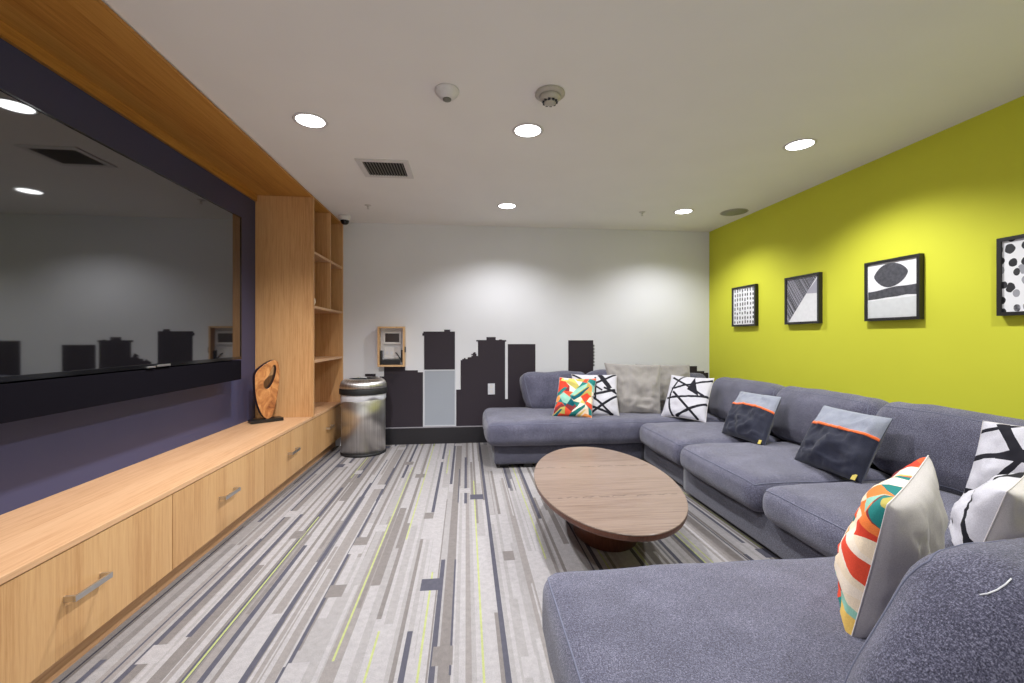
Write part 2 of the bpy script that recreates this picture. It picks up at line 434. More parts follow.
# ------------------------------------------------------------------ wall decals (painted castle silhouette)
DT = .004
Mw = Matrix(((1, 0, 0, 0), (0, 0, -1, BACK - DT / 2 - .0003), (0, 1, 0, 0), (0, 0, 0, 1)))
ZB = .188
def decal(loops, label, mat=M_mural, name='wall_decal'):
    bm = outline(loops, DT, 0, Mw)
    c = loops[0][0]
    return tag(obj(name, bm, mat, at=(c[0], BACK, c[1])), label, 'wall decal', 'dark block shapes on the white back wall')
decal([[(-1.20, ZB), (-1.20, .70), (-1.09, .70), (-1.09, .775), (-.978, .775), (-.978, .745), (-.958, .745), (-.958, .715), (-.934, .715), (-.934, .745), (-.889, .745), (-.889, .85),
        (-.663, .85), (-.663, .81), (-.526, .81), (-.526, .788), (-.471, .788), (-.471, ZB)]],
      'charcoal stepped block painted on the wall behind the steel bin')
decal([[(-.458, .816), (-.458, 1.19), (-.477, 1.19), (-.477, 1.217), (-.466, 1.217), (-.466, 1.236), (-.24, 1.236), (-.24, 1.257), (-.174, 1.257), (-.174, 1.236), (-.122, 1.236), (-.122, .816)]],
      'charcoal square block on the wall above the pale grey panel')
g = decal([[(-.452, .203), (-.452, .802), (-.124, .802), (-.124, .203)]], 'pale grey upright panel low on the back wall', M_mgrey)
bo = outline([[(-.462, ZB + .003), (-.462, .812), (-.114, .812), (-.114, ZB + .003)], [(-.452, .203), (-.452, .802), (-.124, .802), (-.124, .203)]], DT, 0, Mw)
obj('border', bo, plain('silver_border', srgb(200, 202, 208), .5), g)
decal([[(-.108, ZB), (-.108, .592), (-.059, .592), (-.059, .919), (-.041, .919), (-.041, .931), (-.023, .931), (-.023, .943), (-.005, .943), (-.005, .931), (.018, .931), (.018, .949),
        (.059, .952), (.059, .965), (.075, .965), (.075, .975), (.059, .975), (.059, .987), (.077, .987), (.077, 1.001), (.088, 1.001), (.088, 1.006), (.106, 1.006), (.106, .99), (.116, .99),
        (.116, .965), (.133, .965), (.133, 1.126), (.113, 1.126), (.113, 1.142), (.227, 1.142), (.227, 1.175), (.331, 1.175), (.331, 1.142), (.366, 1.142), (.374, 1.148), (.400, 1.148), (.405, 1.142),
        (.449, 1.142), (.449, 1.124), (.436, 1.124), (.436, .479), (.467, .479), (.467, 1.096), (.78, 1.096), (.78, ZB)]],
      'charcoal tower shaped block with stepped left shoulder and a narrow white slot')
lp = [(1.16, ZB), (1.16, 1.138), (1.45, 1.138)]
z = 1.085
while z > .84: lp += [(1.45, z), (1.464, z), (1.464, z - .02), (1.45, z - .02)]; z -= .037
lp += [(1.45, ZB)]
decal([lp], 'charcoal block with a toothed right edge rising behind the sofa cushions')
decal([[(2.60, .5), (2.60, .834), (2.70, .834), (2.70, .775), (2.79, .775), (2.79, .755), (2.84, .755), (2.84, .5)]],
      'small charcoal stepped block at the right end of the white wall, beside the lime wall')
t = thing('wall_outlet', (.282, BACK - DT, .595), 'pale outlet plate on the charcoal tower block left of the sofa', 'outlet')
obj('plate', B(.243, .321, BACK - .012, BACK - DT - .0008, .534, .656, bev=.002), M_plate, t)
for z in (.568, .622): obj('socket', B(.266, .298, BACK - .0138, BACK - .012, z - .017, z + .017, bev=.001), M_dev, t)

# ------------------------------------------------------------------ wooden box with control panel
x0, x1, z0, z1, yf = -.943, -.660, .856, 1.288, BACK - .085
t = thing('wall_box', (x0, BACK, z0), 'shallow open pale wood box hanging on the back wall above the bin', 'box')
bm = bmesh.new()
w = .018
box(bm, x0, x1, yf, BACK - .005, z1 - w, z1); box(bm, x0, x1, yf, BACK - .005, z0, z0 + w)
box(bm, x0, x0 + w, yf, BACK - .005, z0 + w, z1 - w); box(bm, x1 - w, x1, yf, BACK - .005, z0 + w, z1 - w)
obj('box_frame', bm, wood('pale_box_wood', 'Z', srgb(226, 190, 146), srgb(214, 174, 128), srgb(190, 148, 104)), t)
obj('latch', B(x1, x1 + .012, yf + .01, yf + .03, 1.01, 1.07, bev=.002), M_black, t)
t = thing('control_panel', (-.80, BACK, 1.14), 'white control panel with dark display inside the wooden wall box', 'control panel')
obj('case', B(-.892, -.705, BACK - .03, BACK - .006, 1.098, 1.235, bev=.004), M_dev, t)
obj('display', B(-.872, -.722, BACK - .0315, BACK - .03, 1.120, 1.214), M_screen, t)
t = thing('socket_plate', (-.80, BACK, 1.0), 'wide white socket plate under the control panel inside the wooden box', 'outlet')
obj('plate', B(-.885, -.705, BACK - .016, BACK - .006, .940, 1.065, bev=.002), M_dev, t)
for xx in (-.855, -.805): obj('socket', B(xx - .012, xx + .012, BACK - .0175, BACK - .016, .985, 1.02, bev=.001), M_plate, t)
t = thing('power_adapter', (-.72, BACK, .93), 'black power adapter with short cable at the bottom of the wooden box', 'adapter')
obj('case', B(-.704, -.680, BACK - .04, BACK - .006, .900, 1.035, bev=.004), M_black, t)
obj('cable', tube(bmesh.new(), [(-.765, BACK - .0175, 1.005), (-.752, BACK - .03, 1.0), (-.735, BACK - .032, .975), (-.715, BACK - .03, .945), (-.71, BACK - .03, .93)], .005), M_black, t)
tag(obj('battery_pack', B(-.922, -.902, BACK - .05, BACK - .006, 0.8745, 1.03, bev=.004), M_black, at=(-.915, BACK, .9)),
    'slim black block standing at the left inside the wooden wall box', 'device')
tag(obj('router', B(-.895, -.715, BACK - .045, BACK - .018, .8745, .930, bev=.004), M_black, at=(-.81, BACK, .88)),
    'flat black box lying at the bottom of the wooden wall box', 'device')

# ------------------------------------------------------------------ framed prints on the lime wall
FX = RIGHT - .0345
def frame(yc, label, art, paper=M_paper):
    zc, h, hz, w = 1.491, .192, .206, .019
    t = thing('picture_frame', (RIGHT, yc, zc), label, 'picture', 'black framed prints on the lime wall')
    bm = bmesh.new()
    box(bm, FX, RIGHT - .001, yc - h, yc + h, zc + hz - w, zc + hz); box(bm, FX, RIGHT - .001, yc - h, yc + h, zc - hz, zc - hz + w)
    box(bm, FX, RIGHT - .001, yc - h, yc - h + w, zc - hz + w, zc + hz - w); box(bm, FX, RIGHT - .001, yc + h - w, yc + h, zc - hz + w, zc + hz - w)
    obj('frame', bm, M_frame, t)
    pr = obj('print', B(FX + .010, RIGHT - .004, yc - h + w, yc + h - w, zc - hz + w, zc + hz - w), paper, t)
    s = (h - w); s2 = hz - w
    # art: list of (loops in -1..1 square seen from the room, material, name, layer)
    for loops, mat, nm, lay in art:
        M = Matrix(((0, 0, -1, FX + .0097 - .0006 * lay), (-s, 0, 0, yc), (0, s2, 0, zc), (0, 0, 0, 1)))
        bm = bmesh.new()
        for lp in loops:
            vs = [bm.verts.new(M @ Vector((x, y, 0))) for x, y in lp]
            bm.faces.new(vs)
        bmesh.ops.triangulate(bm, faces=bm.faces)
        r = bmesh.ops.extrude_face_region(bm, geom=bm.faces[:])
        for e in r['geom']:
            if isinstance(e, bmesh.types.BMVert): e.co.x += .0004
        obj(nm, bm, mat, pr)
def blob(cx, cy, rx, ry, rot=0, n=14, j=.12, p=1.0):
    q = []
    for i in range(n):
        a = i * 2 * PI / n; k = 1 + rnd.uniform(-j, j)
        x = rx * k * math.copysign(abs(math.cos(a)) ** p, math.cos(a)); y = ry * k * math.copysign(abs(math.sin(a)) ** p, math.sin(a))
        q.append((cx + x * math.cos(rot) - y * math.sin(rot), cy + x * math.sin(rot) + y * math.cos(rot)))
    return q
def clampl(lp, m=.985): return [(max(-m, min(m, x)), max(-m, min(m, y))) for x, y in lp]
def print_paper(kind):
    t = NT('print_' + kind); x, y, z = t.sep(t.coord())[:3]; ns = t.noise(t.coord(), 40 if kind == 'dashes' else 30, 2)
    if kind == 'dashes':
        col = t.math('FLOOR', t.math('MULTIPLY', y, 24.0)); cy = t.math('SUBTRACT', t.math('FRACT', t.math('MULTIPLY', y, 24.0)), .5)
        row = t.math('FLOOR', t.math('MULTIPLY', z, 21.5)); cz = t.math('SUBTRACT', t.math('FRACT', t.math('MULTIPLY', z, 21.5)), .5)
        wn = t.n('ShaderNodeTexWhiteNoise', noise_dimensions='2D'); t.put(wn.inputs['Vector'], t.comb(col, row, 0.0))
        r, g, b = t.sep(wn.outputs['Color'])[:3]
        a = t.math('DIVIDE', t.math('ADD', cy, t.math('MULTIPLY_ADD', r, .2, -.1)), .22)
        e = t.math('DIVIDE', t.math('ADD', cz, t.math('MULTIPLY_ADD', g, .2, -.1)), t.math('MULTIPLY_ADD', b, .16, .26))
        d = t.math('ADD', t.math('POWER', t.math('ABSOLUTE', a), 3.0), t.math('POWER', t.math('ABSOLUTE', e), 3.0))
        f = t.math('LESS_THAN', t.math('ADD', d, t.math('MULTIPLY_ADD', ns, 1.0, -.5)), 1.0)
        ink = t.ramp(ns, [(.4, srgb(36, 36, 40)), (.7, srgb(96, 96, 100))])
    else:
        v = t.n('ShaderNodeTexVoronoi', voronoi_dimensions='2D'); v.inputs['Scale'].default_value = 15.5; v.inputs['Randomness'].default_value = .6
        t.put(v.inputs['Vector'], t.comb(t.math('MULTIPLY', y, 1.2), z, 0.0))
        r, g, b = t.sep(v.outputs['Color'])[:3]
        thr = t.math('MULTIPLY_ADD', r, .14, .27)
        f = t.math('LESS_THAN', t.math('ADD', v.outputs['Distance'], t.math('MULTIPLY_ADD', ns, .18, -.09)), thr)
        ink = t.ramp(t.math('ADD', g, t.math('MULTIPLY_ADD', ns, .5, -.25)), [(.0, srgb(28, 28, 32)), (.62, srgb(48, 48, 52)), (.72, srgb(150, 150, 156))])
    t.set(Base_Color=t.mix(f, srgb(228, 228, 230), ink), Roughness=.6)
    return t.m
frame(4.235, 'square black framed print of small black dashes, farthest on the lime wall', [], print_paper('dashes'))
hat = []
def clip(lp, a, b, c):      # keep a*x+b*y<=c
    o = []
    for i in range(len(lp)):
        p, q = lp[i], lp[(i + 1) % len(lp)]
        dp, dq = a * p[0] + b * p[1] - c, a * q[0] + b * q[1] - c
        if dp <= 0: o.append(p)
        if dp * dq < 0:
            s = dp / (dp - dq); o.append((p[0] + (q[0] - p[0]) * s, p[1] + (q[1] - p[1]) * s))
    return o
k = -2.6
while k < 3.2:
    w_ = rnd.uniform(.018, .06); tl = rnd.uniform(-.04, .04)
    lp = [(k, 1), (k + w_, 1), (k + w_ + 1.5 + tl, -1), (k + 1.5 + tl, -1)]
    for a, b, c in ((1, 0, .98), (-1, 0, .98), (0, 1, .98), (0, -1, .98), (1.0, -.93, .0 + .10 - .05)):
        lp = clip(lp, a, b, c) if len(lp) > 2 else []
    if len(lp) > 2: hat.append(lp)
    k += w_ + rnd.uniform(.004, .05)
frame(3.452, 'black framed print split diagonally into dark scribbles and blank white',
      [([[(-.98, .98), (.98, .98), (.98, .98), (-.87, -.98), (-.98, -.98)][:2] + [(-.87, -.98), (-.98, -.98)]], M_pgrey, 'scribble_ground', 1), (hat, M_inkg, 'scribble', 2),
       ([[(.28, .25), (.98, .22), (.98, .86)]], M_pgrey, 'grey_corner', 2)])
lens = [(-.74, .52), (-.66, .66), (-.5, .82), (-.3, .93), (-.05, .96), (.2, .93), (.42, .83), (.58, .70), (.66, .58), (.6, .44), (.45, .28), (.2, .14), (-.08, .08), (-.35, .14), (-.6, .32)]
band = [(-.98, -.02), (-.6, .0), (-.2, .06), (.2, .10), (.6, .09), (.98, .11), (.98, -.25), (.6, -.22), (.2, -.26), (-.2, -.27), (-.6, -.30), (-.98, -.31)]
frame(2.663, 'black framed print of a grey lens shape over a thick horizontal band',
      [([smooth_loop(lens, 1)], M_inkg, 'lens_shape', 1), ([band], M_inkg, 'band', 1), ([[(-.98, -.36), (.98, -.3), (.98, -.98), (-.98, -.98)]], M_mat, 'lower_field', 1)])
frame(1.878, 'black framed print of scattered black petal blots, cut by the right edge of the photo', [], print_paper('blots'))

# ------------------------------------------------------------------ ceiling fittings
LIGHTS = [(-.887, 2.63, 'lit round downlight nearest the television wall, before the vent'), (.37, 2.62, 'lit round downlight in the middle of the ceiling below the smoke detector'),
          (2.142, 2.63, 'lit round downlight nearest the lime wall, front row'), (.386, 4.14, 'small lit downlight of the far row, above the charcoal wall blocks'),
          (2.134, 4.14, 'small lit downlight of the far row, near the corner speaker')]
UNSEEN_FILL = [(-.887, 1.12), (.37, 1.12), (2.142, 1.12)]  # unseen lamps added for their light, continuing the ceiling rows
def downlight(x, y, label, power):
    t = thing('downlight', (x, y, CEIL), label, 'ceiling light', 'round recessed downlights')
    bm = lathe(bmesh.new(), x, y, [(.083, CEIL - .0005), (.092, CEIL - .001), (.094, CEIL - .004), (.088, CEIL - .006), (.078, CEIL - .005), (.075, CEIL - .001)], 48)
    # ring only: drop the caps
    for f in [f for f in bm.faces if len(f.verts) > 4]: bm.faces.remove(f)
    obj('trim_ring', bm, M_dev, t, True)
    obj('lens', lathe(bmesh.new(), x, y, [(.077, CEIL - .0005), (.077, CEIL - .0035), (.03, CEIL - .004)], 48), M_lens, t)
    l = bpy.data.lights.new('lamp', 'SPOT'); l.energy = power; l.spot_size = math.radians(138); l.spot_blend = .7
    l.shadow_soft_size = .04; l.color = (.965, .975, 1.0)
    o = bpy.data.objects.new('lamp', l); C.objects.link(o); o.parent = t; o.location = (0, 0, -.03)
POW = 82
for x, y, lb in LIGHTS: downlight(x, y, lb, POW * (.6 if y > 4 else 1.5 if x < 0 else .72 if x > 2 else 1.15))
for i, (x, y) in enumerate(UNSEEN_FILL):
    downlight(x, y, 'added unseen downlight continuing the front rows, for fill light', POW * .62)

t = thing('ceiling_vent', (-.587, 3.32, CEIL), 'rectangular white air vent with dark slats in the ceiling', 'vent')
vx0, vx1, vy0, vy1 = -.770, -.404, 3.150, 3.492
bm = bmesh.new(); w = .04
for a in ((vx0, vx1, vy0, vy0 + w), (vx0, vx1, vy1 - w, vy1), (vx0, vx0 + w, vy0 + w, vy1 - w), (vx1 - w, vx1, vy0 + w, vy1 - w)): box(bm, *a, CEIL - .008, CEIL - .0005)
obj('frame', bm, M_dev, t)
obj('duct', B(vx0 + w, vx1 - w, vy0 + w, vy1 - w, CEIL - .0015, CEIL - .0005), M_void, t)
sl = (vx1 - vx0 - 2 * w) / 14
for i in range(14):
    xa = vx0 + w + sl * (i + .3)
    bm = bmesh.new(); box(bm, xa, xa + .0045, vy0 + w, vy1 - w, CEIL - .0075, CEIL - .002); obj('slat', bm, M_slat, t)

t = thing('motion_sensor', (-.095, 2.235, CEIL), 'white rounded sensor on the ceiling, left of the smoke detector', 'sensor')
obj('housing', lathe(bmesh.new(), -.095, 2.235, [(.060, CEIL - .0005), (.062, CEIL - .008), (.055, CEIL - .022), (.038, CEIL - .040), (.026, CEIL - .046), (.01, CEIL - .047)], 40), M_dev, t, True)
obj('lens', lathe(bmesh.new(), -.095, 2.235, [(.022, CEIL - .0465), (.021, CEIL - .052), (.012, CEIL - .056), (.004, CEIL - .057)], 32), plain('sensor_lens', srgb(110, 108, 98), .3), t, True)
t = thing('smoke_detector', (.425, 2.208, CEIL), 'round beige smoke detector on the ceiling above the middle downlight', 'smoke detector')
obj('base', lathe(bmesh.new(), .425, 2.208, [(.074, CEIL - .0005), (.076, CEIL - .010), (.070, CEIL - .016), (.05, CEIL - .018)], 40), M_beige, t, True)
obj('chamber', lathe(bmesh.new(), .425, 2.208, [(.055, CEIL - .017), (.050, CEIL - .034), (.042, CEIL - .042), (.036, CEIL - .044)], 40), M_beige, t, True)
for k in range(10):
    a = k * 2 * PI / 10
    bm = bmesh.new(); box(bm, .425 + .033 * math.cos(a) - .006, .425 + .033 * math.cos(a) + .006, 2.208 + .033 * math.sin(a) - .006, 2.208 + .033 * math.sin(a) + .006, CEIL - .052, CEIL - .0435)
    obj('chamber_slot', bm, M_black, t)
obj('cap', lathe(bmesh.new(), .425, 2.208, [(.030, CEIL - .0435), (.030, CEIL - .053), (.022, CEIL - .057), (.005, CEIL - .058)], 32), M_beige, t, True)
for (x, y), lb in (((-.916, 4.253), 'small sprinkler head in the ceiling near the security camera'), ((1.737, 4.207), 'small sprinkler head in the ceiling between the two far downlights')):
    t = thing('sprinkler', (x, y, CEIL), lb, 'sprinkler', 'ceiling sprinkler heads')
    obj('escutcheon', lathe(bmesh.new(), x, y, [(.030, CEIL - .0005), (.031, CEIL - .004), (.018, CEIL - .007), (.008, CEIL - .008)], 28), M_dev, t, True)
    obj('nozzle', lathe(bmesh.new(), x, y, [(.008, CEIL - .008), (.008, CEIL - .020), (.004, CEIL - .022), (.004, CEIL - .034), (.013, CEIL - .035), (.013, CEIL - .038)], 20), M_chrome, t)
x, y = 2.644, 4.112
t = thing('ceiling_speaker', (x, y, CEIL), 'flat round grey speaker grille in the ceiling by the lime wall corner', 'speaker')
obj('rim', lathe(bmesh.new(), x, y, [(.125, CEIL - .0005), (.128, CEIL - .003), (.120, CEIL - .006), (.115, CEIL - .004)], 48), M_beige, t, True)
obj('grille', lathe(bmesh.new(), x, y, [(.116, CEIL - .004), (.116, CEIL - .006), (.06, CEIL - .0075), (.005, CEIL - .008)], 48), M_spk, t, True)
x, y = -1.235, 4.66
t = thing('security_camera', (x, y, CEIL), 'white dome security camera on the ceiling beside the tall shelf', 'camera')
obj('housing', lathe(bmesh.new(), x, y, [(.058, CEIL - .0005), (.060, CEIL - .006), (.058, CEIL - .036), (.050, CEIL - .046), (.042, CEIL - .048)], 40), M_dev, t, True)
obj('dome', lathe(bmesh.new(), x, y, [(.043, CEIL - .047), (.042, CEIL - .060), (.034, CEIL - .078), (.018, CEIL - .088), (.004, CEIL - .090)], 36), M_gloss, t, True)

# ------------------------------------------------------------------ coffee table
TX, TY, TR = .803, 2.528, -.10
t = thing('coffee_table', (TX, TY, 0), 'low oval wooden coffee table on a dark drum base in front of the sofa', 'coffee table')
prof = [(.985, .333), (.9995, .3335), (1.0, .338), (.997, .340)]
obj('tabletop', lathe(bmesh.new(), TX, TY, prof, 128, .404, .75, TR), M_table, t)
obj('edge_band', lathe(bmesh.new(), TX, TY, [(.970, .304), (.985, .306), (.993, .314), (.998, .328), (.998, .333)], 128, .404, .75, TR), M_tbase, t)
obj('base', lathe(bmesh.new(), TX + .03, TY + .06, [(.88, 0), (.90, .004), (.96, .10), (1.0, .20), (1.02, .3035)], 72, .205, .30, TR), M_tbase, t, True)

# ------------------------------------------------------------------ sectional sofa
def spaced(n):      # -1..1, denser towards the ends
    return [math.sin((i / n - .5) * PI) * .55 + (i / n * 2 - 1) * .45 for i in range(n + 1)]
class Puff:
    """soft upholstered block"""
    def __init__(s, x0, x1, y0, y1, z0, z1, r=.05, bulge=(.01, .01, .02), lean=None, wr=.004, seed=0, warp=None):
        s.c = Vector(((x0 + x1) / 2, (y0 + y1) / 2, (z0 + z1) / 2)); s.h = Vector(((x1 - x0) / 2, (y1 - y0) / 2, (z1 - z0) / 2))
        s.r = min(r, min(s.h) * .98); s.b = bulge; s.lean = lean; s.wr = wr; s.seed = Vector((seed * 7.3, seed * 1.7, seed * 3.1)); s.warp = warp
    def F(s, p, off=0.0):
        q = Vector([max(-(h - s.r), min(h - s.r, a * h)) for a, h in zip(p, s.h)])
        d = Vector([a * h for a, h in zip(p, s.h)]) - q
        dn = d.normalized() if d.length > 1e-9 else Vector((0, 0, 1))
        v = q + dn * (s.r + off)
        u = [v[i] / s.h[i] for i in range(3)]
        for k in range(3):
            i, j = [a for a in range(3) if a != k]
            v[k] += s.b[k] * u[k] * max(0, 1 - u[i] ** 2) * max(0, 1 - u[j] ** 2)
        w = v + s.c
        w += dn * s.wr * (noise.noise(w * 4.5 + s.seed) + .5 * noise.noise(w * 11 + s.seed))
        if s.warp: w = s.warp(w, u)
        if s.lean:
            axis, ang, piv = s.lean
            w = Matrix.Rotation(ang, 3, axis) @ (w - Vector(piv)) + Vector(piv)
        return w
    def mesh(s, n=(18, 18, 12)):
        bm = bmesh.new(); cache = {}
        def V(p):
            k = tuple(round(a, 6) for a in p)
            if k not in cache: cache[k] = bm.verts.new(s.F(p))
            return cache[k]
        for k in range(3):
            i, j = [a for a in range(3) if a != k]
            A, Bs = spaced(n[i]), spaced(n[j])
            for sg in (-1, 1):
                for a0, a1 in zip(A, A[1:]):
                    for b0, b1 in zip(Bs, Bs[1:]):
                        vs = []
                        for a, b in ((a0, b0), (a1, b0), (a1, b1), (a0, b1)):
                            p = [0, 0, 0]; p[k] = sg; p[i] = a; p[j] = b; vs.append(V(p))
                        bm.faces.new(vs)
        return bm
    def seam(s, k, sg, rad=.0028, off=.0, n=26):
        """piping loop round the edge of face (axis k, side sg)"""
        i, j = [a for a in range(3) if a != k]; path = []
        A = spaced(n)
        for fi, fj, seq in ((None, -1, A[:-1]), (1, None, A[:-1]), (None, 1, A[::-1][:-1]), (-1, None, A[::-1][:-1])):
            for a in seq:
                p = [0, 0, 0]; p[k] = sg
                p[i] = a if fi is None else fi; p[j] = a if fj is None else fj
                path.append(s.F(p, off))
        q = []
        for a in path:
            if not q or (a - q[-1]).length > .004: q.append(a)
        return tube(bmesh.new(), q, rad, 6, True)

S = thing('sectional_sofa', (1.9, 2.6, 0), 'large blue grey U-shaped sectional sofa against the lime wall', 'sofa')
# bases (three joined modules)
def base(x0, x1, y0, y1, seed):
    obj('base', Puff(x0, x1, y0, y1, .035, .235, .018, (.004, .004, 0), wr=.002, seed=seed).mesh((16, 16, 8)), M_sofa_shaded, S, True)
base(.25, 1.63, 3.90, 4.86, 1); base(1.635, 2.80, 3.13, 4.86, 2); base(1.60, 2.80, 1.30, 3.12, 3); base(.32, 1.595, .27, 1.27, 4); base(1.60, 2.80, .27, 1.295, 5)
for x, y in ((.34, 3.98), (.56, 3.96), (1.50, 3.98), (.34, 4.76), (1.75, 3.25), (1.72, 2.95), (1.72, 1.45), (2.7, 3.0), (.42, 1.18), (.42, .36), (1.5, .36), (2.7, .4), (2.7, 4.7)):
    obj('foot', B(x - .04, x + .04, y - .03, y + .03, 0, .036), M_black, S)
# seat cushions
def seat(x0, x1, y0, y1, seed, face=(2, 1), z0=.228, z1=.425, r=.06, crown=.035, warp=None):
    p = Puff(x0, x1, y0, y1, z0, z1, r, (.015, .015, crown), wr=.006, seed=seed, warp=warp)
    o = obj('seat_cushion', p.mesh((30, 30, 14)), M_sofa, S, True)
    obj('piping', p.seam(*face, rad=.0026, off=.0005), M_pipe, o, True)
    return o
seat(.18, 2.10, 3.83, 4.72, 11, crown=.02, r=.075, z0=.205)
seat(1.535, 2.42, 3.075, 3.82, 12, z0=.215, z1=.405, r=.075)
seat(1.52, 2.42, 2.195, 3.055, 13, z0=.215, z1=.405, r=.08)
seat(1.52, 2.42, 1.40, 2.175, 14, z0=.215, z1=.405, r=.08)
seat(.235, 2.42, .42, 1.385, 15, z1=.442, crown=.016, r=.06)
seat(2.0, 2.42, 3.84, 4.62, 16, z1=.415)
# back frame
def bframe(x0, x1, y0, y1, seed, z1=.62):
    obj('back_frame', Puff(x0, x1, y0, y1, .235, z1, .03, (.004, .004, .004), wr=.003, seed=seed).mesh((16, 16, 12)), M_sofa_shaded, S, True)
bframe(.66, 2.80, 4.745, 4.865, 21); bframe(2.66, 2.80, .42, 4.74, 22); bframe(.66, 2.80, .275, .40, 23)
# back cushions
def backc(x0, x1, y0, y1, seed, axis, ang, piv, face, z0=.40, z1=.80, warp=None, r=.075):
    p = Puff(x0, x1, y0, y1, z0, z1, r, (.03, .03, .012), (axis, ang, piv), wr=.012, seed=seed, warp=warp)
    o = obj('back_cushion', p.mesh((26, 26, 22)), M_sofa, S, True)
    obj('piping', p.seam(*face, rad=.0024, off=.0), M_pipe, o, True)
    return o
def flare(xl, amt):      # end cushion: its free end slants outwards to the top
    def f(w, u):
        k = max(0.0, min(1.0, (xl + .45 - w.x) / .45)); w.x -= amt * k * (w.z - .42) / .4; return w
    return f
backc(.665, 1.275, 4.46, 4.70, 31, 'X', math.radians(-10), (0, 4.5, .42), (1, -1), z1=.81, warp=flare(.665, .10))
backc(1.285, 2.10, 4.46, 4.70, 32, 'X', math.radians(-10), (0, 4.5, .42), (1, -1), z1=.83)
backc(2.11, 2.60, 4.44, 4.68, 36, 'X', math.radians(-8), (0, 4.5, .42), (1, -1), z1=.78)
backc(2.33, 2.57, 3.215, 4.10, 33, 'Y', math.radians(10), (2.4, 0, .42), (0, -1), z1=.795, r=.1)
backc(2.31, 2.57, 2.375, 3.205, 34, 'Y', math.radians(10), (2.4, 0, .42), (0, -1), z1=.80, r=.1)
backc(2.31, 2.57, 1.50, 2.365, 35, 'Y', math.radians(10), (2.4, 0, .42), (0, -1), z1=.80, r=.1)
backc(2.31, 2.57, .80, 1.49, 38, 'Y', math.radians(10), (2.4, 0, .42), (0, -1), z1=.79)
CB = backc(.64, 1.42, .575, .79, 37, 'X', math.radians(7), (0, .76, .42), (1, 1), z1=.81, r=.09, warp=flare(.64, -.19))
backc(1.43, 2.25, .57, .78, 39, 'X', math.radians(7), (0, .76, .42), (1, 1), z1=.81)
from mathutils.bvhtree import BVHTree
bmb = bmesh.new(); bmb.from_mesh(CB.data); tr = BVHTree.FromBMesh(bmb); path = []
for px, py in ((.812, .618), (.818, .612), (.828, .607), (.840, .605), (.852, .606)):
    hit = tr.ray_cast(Vector((px, py, 1.4)) - origin_of(CB), Vector((0, 0, -1)))
    if hit[0] is not None: path.append(hit[0] + origin_of(CB) + Vector((0, 0, .0015)))
bmb.free()
if len(path) > 2: obj('loose_thread', tube(bmesh.new(), path, .0012, 6), M_thread, CB, True)

# ------------------------------------------------------------------ scatter pillows
class Pillow:
    def __init__(s, BL, BR, TR_, TL, thick=.075, pinch=.07, seed=1, wr=.006, flip=1):
        s.P = [Vector(p) for p in (BL, BR, TR_, TL)]; s.t = thick; s.pinch = pinch; s.seed = Vector((seed * 3.3, seed * 5.1, 0)); s.wr = wr
        s.n = ((s.P[1] - s.P[0]).cross(s.P[3] - s.P[0])).normalized() * flip     # towards the printed side
    def S(s, u, v, side, off=0.0):
        uu = u * (1 - s.pinch * (1 - v * v)); vv = v * (1 - s.pinch * (1 - u * u))
        a, b = (uu + 1) / 2, (vv + 1) / 2
        BL, BR, TR_, TL = s.P
        p = BL * (1 - a) * (1 - b) + BR * a * (1 - b) + TR_ * a * b + TL * (1 - a) * b
        e = max(0, (1 - u * u)) * max(0, (1 - v * v))
        sag = 1 + .25 * (-v) * (1 - v * v)
        t = s.t * (e ** .42) * sag
        w = s.wr * (e ** .25) * (noise.noise(Vector((u * 2.2, v * 2.2, side * 5)) + s.seed) + .55 * noise.noise(Vector((u * 6, v * 3.2, side * 3)) + s.seed))
        q = Vector((u * 1.1 + v * .9, v * 2.6 - u * .8, side * 4)) + s.seed * 1.7
        ridge = max(0.0, 1 - 5.5 * abs(noise.noise(q))) * (.35 + .65 * max(0, -v + .4)) * min(1, e * 4)
        q2 = Vector((u * 3.2 - v * 1.2, v * 1.5 + u, side * 9)) + s.seed
        ridge += .6 * max(0.0, 1 - 5 * abs(noise.noise(q2))) * min(1, e * 4)
        return p + s.n * side * (t + w * 2 * min(1, e * 8) + ridge * s.wr * 1.0 + off)
    def mesh(s, side, n=34):
        bm = bmesh.new(); uv = bm.loops.layers.uv.new('UVMap'); A = spaced(n)
        g = [[bm.verts.new(s.S(u, v, side)) for u in A] for v in A]
        for j in range(n):
            for i in range(n):
                f = bm.faces.new((g[j][i], g[j][i + 1], g[j + 1][i + 1], g[j + 1][i]))
                for l, (a, b) in zip(f.loops, ((i, j), (i + 1, j), (i + 1, j + 1), (i, j + 1))): l[uv].uv = ((A[a] + 1) / 2, (A[b] + 1) / 2)
        return bm
def keep_normals(name, bm, mat, parent, n):
    me = bpy.data.meshes.new(name); off = origin_of(parent)
    bmesh.ops.translate(bm, verts=bm.verts, vec=-off)
    avg = Vector((0, 0, 0))
    for f in bm.faces: f.normal_update(); avg += f.normal * f.calc_area()
    if avg.dot(n) < 0: bmesh.ops.reverse_faces(bm, faces=bm.faces)
    bm.to_mesh(me); bm.free(); me.materials.append(mat)
    for p in me.polygons: p.use_smooth = True
    o = bpy.data.objects.new(name, me); C.objects.link(o); o.parent = parent; return o
